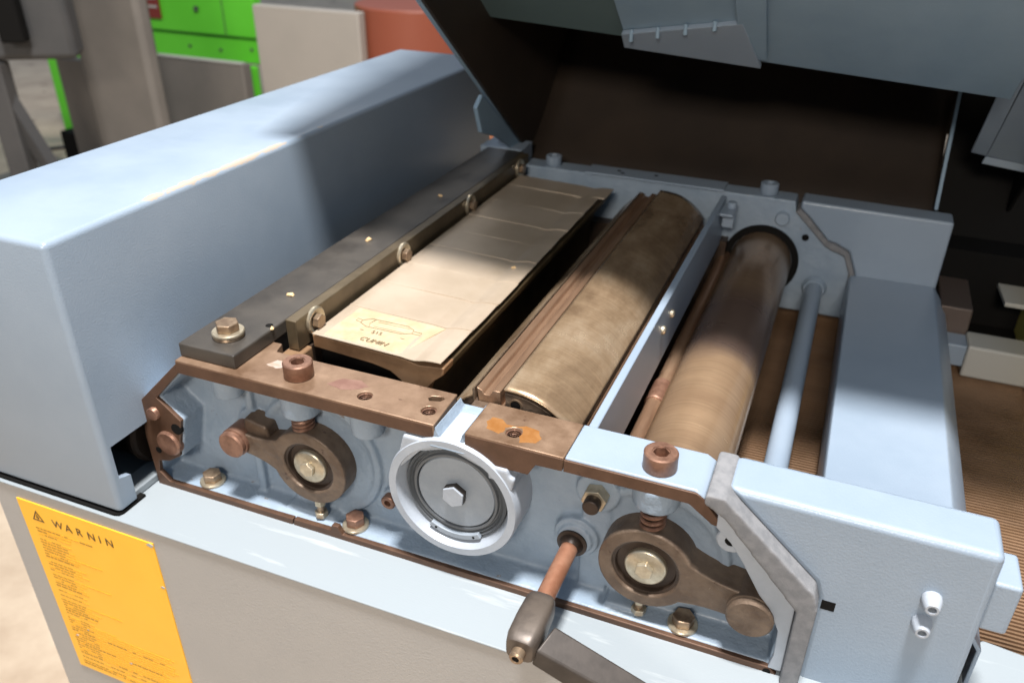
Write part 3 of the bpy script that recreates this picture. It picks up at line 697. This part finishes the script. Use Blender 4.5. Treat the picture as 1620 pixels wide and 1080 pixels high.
# left side plate, 3 mm thick at x=-440
def side(x0, x1, name, matn, parent):
    return B().poly([(702, -7), (215, slope(215)), (560, 900), (1150, 760), (1150, -20)], x0, x1, 'x').build(name, matn, parent, bevel=.8)
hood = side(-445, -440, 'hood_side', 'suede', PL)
B().poly([(704, -7), (215, slope(215)), (225, slope(215)+16), (716, 6)], -452, -444.8, 'x').build('hood_rim', 'hoodin', hood, bevel=1)
B().poly([(672, 0), (600, 40), (545, 60), (530, 95), (548, 108), (690, 6)], -452, -446, 'x').build('hinge_tab', 'hoodin', hood, bevel=1)
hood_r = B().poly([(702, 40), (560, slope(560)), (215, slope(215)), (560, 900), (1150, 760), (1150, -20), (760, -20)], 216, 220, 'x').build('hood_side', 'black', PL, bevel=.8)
# outward flange of the right side
B().hexa([(147, 700, 66), (163, 690, 66), (161, 560, 192), (143, 545, 215), (147, 703, 69), (164, 693, 69), (162, 563, 195), (144, 548, 218)]).build('hood_flange', 'paint', hood_r, bevel=.6)
B().hexa([(163.5, 690, 66), (215, 700, 58), (215, 420, 300), (162, 560, 190), (164, 693, 68), (216, 704, 61), (216, 424, 303), (162.5, 562, 193)]).build('hood_flange', 'paint', hood_r, bevel=.6)
B().hexa([(161, 692, 56), (215, 702, 48), (215, 704, 50), (161, 694, 58), (163, 690, 65.5), (215, 700, 57.5), (215, 702, 57.5), (163, 692, 65.5)]).build('hood_flange', 'paint', hood_r, bevel=.4)
# curved dark lining at the back
b = B(); prev = None
prof = [(660, -150), (668, -60), (690, -12), (735, 10), (790, 60), (850, 120), (890, 190), (900, 260), (880, 340), (830, 420), (740, 520)]
for yv, zv in prof:
    row = [b.bm.verts.new(V(x, yv, zv)) for x in (-442, -300, -100, 60, 124)]
    if prev:
        for q in range(4): b.bm.faces.new((prev[q], prev[q+1], row[q+1], row[q]))
    prev = row
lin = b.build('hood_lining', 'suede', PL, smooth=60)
md = lin.modifiers.new('sub', 'SUBSURF'); md.levels = 2; md.render_levels = 2; md.subdivision_type = 'CATMULL_CLARK'
md = lin.modifiers.new('sol', 'SOLIDIFY'); md.thickness = 2*S
B().poly([(682, -6), (768, 124), (772, 124), (688, -6)], 122, 126, 'x').build('lining_edge', 'hoodin', lin)
# duct panel parallel to the opening
def panel(name, pts, matn, t=3, bevel=.8, off=0):
    b = B()
    n = Vector((0, -.61, -.79)) * 0
    b.hexa([(x, y, z) for x, y, z in pts] + [(x, y+t*.6, z+t*.8) for x, y, z in pts])
    return b.build(name, matn, lin, bevel=bevel)
panel('duct_panel', [(-262, 550, 187), (150, 550, 161), (150, 215, 421), (-262, 215, 447)], 'hoodin')
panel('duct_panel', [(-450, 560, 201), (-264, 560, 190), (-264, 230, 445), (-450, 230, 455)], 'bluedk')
b = B(); b.hexa([(-262, 547, 185), (-104, 547, 175), (-122, 486, 228), (-262, 530, 202), (-262, 542, 181), (-104, 542, 171), (-122, 481, 224), (-262, 525, 198)])
b.build('duct_flange', 'paint', lin, bevel=.6)
for t in (.05, .3, .55, .8):
    B().cyl((-256+t*130, 525-t*42), 2.4, 190+t*30, 203+t*26, 'z', 10).build('rivet', 'hoodin', lin)
# perforated strip
B().hexa([(-128, 535, 185), (-98, 535, 183), (-98, 215, 433), (-128, 215, 435), (-128, 533.5, 183.5), (-98, 533.5, 181.5), (-98, 213.5, 431.5), (-128, 213.5, 433.5)]).build('perforated_strip', 'hoodin', lin, bevel=.4)
# top skin closing the hood and its front lip; unseen, widened to shape the shadow
B().hexa([(-512, 205, 380), (520, 205, 380), (520, 560, 905), (-512, 560, 905), (-512, 200, 384), (520, 200, 384), (520, 555, 910), (-512, 555, 910)]).build('hood_top', 'hoodin', lin, bevel=1)
B().hexa([(-452, 560, 902), (520, 560, 902), (520, 1150, 765), (-452, 1150, 765), (-452, 560, 907), (520, 560, 907), (520, 1150, 770), (-452, 1150, 770)]).build('hood_top', 'hoodin', lin, bevel=1)
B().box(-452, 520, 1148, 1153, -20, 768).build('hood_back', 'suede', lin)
# recess to the right of the hood: black sheet painted as its shade
B().hexa([(128, 720, -160), (420, 720, -160), (420, 740, -160), (128, 740, -160), (128, 860, 260), (420, 860, 260), (420, 880, 260), (128, 880, 260)]).build('hood_recess_shade', 'black', lin)

# machined blocks beyond the right end
B().hexa([(150, 600, -150), (188, 600, -150), (188, 860, -150), (150, 860, -150), (150, 604, -100), (187, 604, -100), (187, 860, -100), (150, 860, -100)]).build('guide_block', 'umber', PL, bevel=2)
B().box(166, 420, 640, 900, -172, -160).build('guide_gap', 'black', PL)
cb = B().box(186, 262, 560, 604, -170, -128).build('stop_block', 'cream', PL, bevel=3, seg=3)
B().box(163, 187, 566, 600, -160, -132).build('stop_bracket', 'paint', PL, bevel=1.5)
B().hexa([(225, 640, -104), (320, 640, -104), (320, 830, -104), (215, 830, -104), (225, 640, -98), (320, 640, -98), (320, 830, -98), (215, 830, -98)]).build('deflector_plate', 'cream', PL, bevel=1)
yb = B().box(258, 420, 520, 860, -172, -60).build('yellow_guard', 'yellow', PL, bevel=2)

# ---- warning label on the cabinet
st = B().poly([(-657, -161), (-495, -161), (-493, -388), (-652, -388)], -54.2, -53.1).build('warning_label', 'sticker', PL)
YT = -54.45
def tri(c, r): return [(c[0]+r*math.cos(R(a)), c[1]+r*math.sin(R(a))) for a in (90, 210, 330)]
o_, i_ = tri((-636, -178), 8.5), tri((-636, -178), 6.0)
b = B()
for i in range(3): b.poly([o_[i], o_[(i+1) % 3], i_[(i+1) % 3], i_[i]], YT, YT+.3)
b.poly([(-636, -174), (-638, -179), (-636.2, -179), (-636.8, -182), (-633.8, -177.6), (-635.6, -177.6)], YT, YT+.3)
b.build('warning_triangle', 'ink', st)
x = -618
for ch, w_c in zip('WARNIN', (13, 11, 11, 11, 5.5, 11)):
    text(ch, 12.5, (x, YT+.1, -183), (90, 0, 0), 'ink', st, 'letter_print', .0002); x += w_c + 2.5
rnd = random.Random(3)
dark = B(); faint = B(); z = -193
row = 0
while z > -384:
    x = -644 + rnd.uniform(0, 1.5); bold = row in (0, 1, 9, 18, 25, 32, 37) or row > 40
    wmax = -615 if row < 22 else (-585 if row < 30 else -510)
    lim = -600 if row % 7 else -570
    if row > 28: lim = -515
    while x < lim + rnd.uniform(-12, 10):
        L = rnd.uniform(2.5, 8)
        tgt = dark if (x < -616 and rnd.random() < .8) or (bold and rnd.random() < .6) else faint
        tgt.box(x, x+L, YT, YT+.3, z, z+ (1.35 if bold else 1.0)); x += L+1.1
    z -= 3.7 if rnd.random() > .12 else 6.5
    row += 1
dark.build('small_print', mat('worn_ink', (.33, .17, .015), .7), st); faint.build('faded_print', mat('worn_ink_pale', (.74, .36, .018), .7), st)
for x, z, q in ((-499, -164, 4), (-497, -214, 2.5), (-572, -350, 2), (-640, -338, 2), (-620, -322, 1.3)):
    B().poly([(x-q, z), (x, z+q*.7), (x+q*1.2, z+q*.3), (x+q*.5, z-q*.5)], YT-.1, YT+.3).build('torn_spot', 'cabinet', st)
# stains on the bare bars
def blot(pts, z, name, matn, parent, k=3):
    n = len(pts); out = []
    for i in range(n):
        p, q = pts[i], pts[(i+1) % n]
        for t in range(k):
            f = t/k; out.append((p[0]+(q[0]-p[0])*f+rnd.uniform(-.7, .7), p[1]+(q[1]-p[1])*f+rnd.uniform(-.6, .6)))
    B().poly(out, z, z+.06, 'z').build(name, matn, parent)
M['oil'] = mat('orange_oil_film', (.30, .125, .035), .25, .2, 0, base2=(.36, .17, .06), vscale=90)
M['rustdk'] = mat('dark_rust_patch', (.20, .10, .075), .5, .3, .2, 900, base2=(.27, .155, .115), vscale=70)
M['rub'] = mat('pale_rub_mark', (.50, .42, .38), .45, .2, 0, base2=(.40, .29, .22), vscale=90)
blot([(-193, 9), (-203, 12), (-207, 20), (-205, 27), (-197, 27), (-192, 22.5), (-184, 23), (-177, 25.5), (-167, 23), (-161, 15), (-164, 8), (-175, 5), (-177, 11), (-176, 16), (-179, 21), (-186, 22), (-190.5, 18), (-190, 12)], .02, 'oil_stain', 'oil', tb2, 2)
blot([(-345, 18), (-338, 30), (-322, 33), (-312, 27), (-318, 20), (-330, 15)], .02, 'rust_patch', 'rustdk', tb)
blot([(-407, 24), (-402, 33), (-392, 34), (-389, 27), (-396, 22)], .02, 'rub_mark', 'rub', tb)

# ================================================================== LOOSE CHIPS
for i, (x, y, z, q, lb) in enumerate(((-448, 118, 13, 3.6, 'large wood chip lying on the black bar nearest its front bolt'), (-452, 262, 13, 4.2, 'wood chip on the black bar beside the second strip bolt'),
        (-446, 420, 13, 3, 'wood chip on the black bar near the third strip bolt'), (-300, 300, -7, 3, 'tiny wood chip lying on the middle leaf plate'),
        (-424, 58, 13, 2.4, 'small wood chip on the edge of the black bar by its small hole'))):
    b = B(); b.hexa([(-q, -q*.5, 0), (q, -q*.4, 0), (q*.8, q*.6, 0), (-q*.7, q*.5, 0), (-q*.8, -q*.3, q*.6), (q*.7, -q*.5, q*.3), (q*.5, q*.4, q*.7), (-q*.6, q*.2, q*.4)])
    o = b.build('wood_chip', 'chip'); o.location = V(x, y, z+.1); o.rotation_euler.z = i*1.3
    tag(o, lb, 'wood chip', 'wood chips on the machine')

# ================================================================== BACKGROUND HALL

def rbox(name, m_, cx, cy, sx, sy, z0, z1, rot=0, parent=None, bevel=6):
    b = B(); c_, s_ = math.cos(R(rot)), math.sin(R(rot))
    P = [(cx+x*c_-y*s_, cy+x*s_+y*c_) for x, y in ((-sx/2, -sy/2), (sx/2, -sy/2), (sx/2, sy/2), (-sx/2, sy/2))]
    b.hexa([(x, y, z0) for x, y in P] + [(x, y, z1) for x, y in P])
    return b.build(name, m_, parent, bevel=bevel)
gm = thing('green_machine', 'bright green machine frame behind the grey panels at the top left', 'machine', (0, 0, 0))
rbox('body', 'green', -3390, 3030, 1300, 60, -345, 300, 0, gm)
rbox('lower_rail', 'green', -3390, 3050, 1290, 60, -470, -352, 0, gm)
rbox('leg', 'green', -2800, 2990, 80, 30, -850, -472, 0, gm)
rbox('leg', 'green', -3690, 2640, 70, 30, -850, -420, 0, gm)
rbox('leg', 'green', -3880, 2960, 60, 30, -850, 300, 0, gm)
rbox('plate', mat('maroon_plate', (.22, .03, .025), .4), -3345, 2992, 80, 10, -290, 0, 0, gm, 2)
B().box(-530, -290, 46.5, 91, -149, -52).build('gap_shade_block', 'dark', PL)  # added dark block, stands in for the shade down in the gap
B().box(-423.5, -411, 91, 600, -60, -18).build('gap_shade_strip', 'dark', PL)  # added dark filler, painted as shade between strip and beam
rbox('knob', 'greydk', -3080, 2992, 22, 12, -240, -218, 0, gm, 2)
rbox('seam', 'greydk', -2925, 2998.5, 4, 3, -340, 290, 0, gm, .5)
for zz in (-120, -160, -200, -240): rbox('print_line', 'cream', -3345, 2986, 52, 3, zz, zz+12, 0, gm, .5)
for kx, kz in ((-3180, -420), (-2990, -425), (-2800, -410)): rbox('bolt_head', 'greydk', kx, 3018, 14, 8, kz, kz+14, 0, gm, 2)
gp_ = thing('grey_column_machine', 'warm grey machine column standing left of the green machine', 'machine')
rbox('column', 'greycab', -2630, 2035, 340, 70, -850, 400, 0, gp_, 20)
rbox('column_side', 'greycab', -2880, 2060, 190, 40, -850, -290, 0, gp_, 12)
rbox('base_plate', 'greycab', -2900, 2040, 900, 380, -850, -790, 0, gp_, 5)
rbox('base_shadow', 'black', -2990, 2090, 170, 60, -790, -600, 0, gp_, 8)  # black box stands in for the shadow at the foot of the column
dm = thing('dark_grey_machine', 'dark grey overhanging machine head in the top left corner', 'machine')
rbox('head', 'greydk', -2660, 1500, 620, 120, -185, 500, 34, dm, 20)
rbox('inner_plate', 'black', -2470, 1500, 70, 60, -120, 400, 30, dm, 8)
rbox('leg', 'greydk', -2600, 1500, 70, 60, -850, -190, 20, dm, 5)
B().hexa([(-2640, 1480, -240), (-2590, 1480, -240), (-2590, 1520, -240), (-2640, 1520, -240), (-2440, 1560, -850), (-2390, 1560, -850), (-2390, 1600, -850), (-2440, 1600, -850)]).build('brace', 'greydk', dm)
sp_ = rbox('steel_panel', 'greycab', -2865, 2720, 530, 60, -850, -402, 0)
tag(sp_, 'low grey panel with a pale top edge in front of the green frame', 'panel')
rbox('edge_strip', 'cream', -2865, 2700, 532, 30, -401, -393, 0, sp_, 1)
lp_ = rbox('light_panel', mat('light_grey_board', (.38, .345, .30), .5, base2=(.42, .38, .33), vscale=2), -2105, 2530, 500, 50, -850, -112, 0)
tag(lp_, 'tall pale grey board standing between the green frame and the red drum', 'panel')
rd = B().cyl((-1760, 2800), 250, -850, -100, 'z', 48).build('red_drum', 'red', None, bevel=8)
tag(rd, 'brick red round drum behind the far end of the blue cover', 'drum')
od = B().cyl((-1640, 3300), 210, -850, 60, 'z', 40).build('orange_drum', 'orange', None, bevel=8)
tag(od, 'pale orange drum standing behind the brick red drum', 'drum')
cbm = B().tube([(-3900+i*22, 2450+60*math.sin(i*.5), -842) for i in range(22)], 9, 8).build('floor_cable', 'greydk')
tag(cbm, 'dark cable lying curled on the floor by the grey column', 'cable')
wsc = B().hexa([(-2900, 1960, -790), (-2640, 1990, -790), (-2640, 2030, -790), (-2900, 2000, -790), (-2900, 1960, -770), (-2640, 1990, -765), (-2640, 2030, -765), (-2900, 2000, -770)]).build('wood_scrap', 'chip', None, bevel=4)
tag(wsc, 'splintered wood offcut lying on the base of the grey column', 'wood offcut')
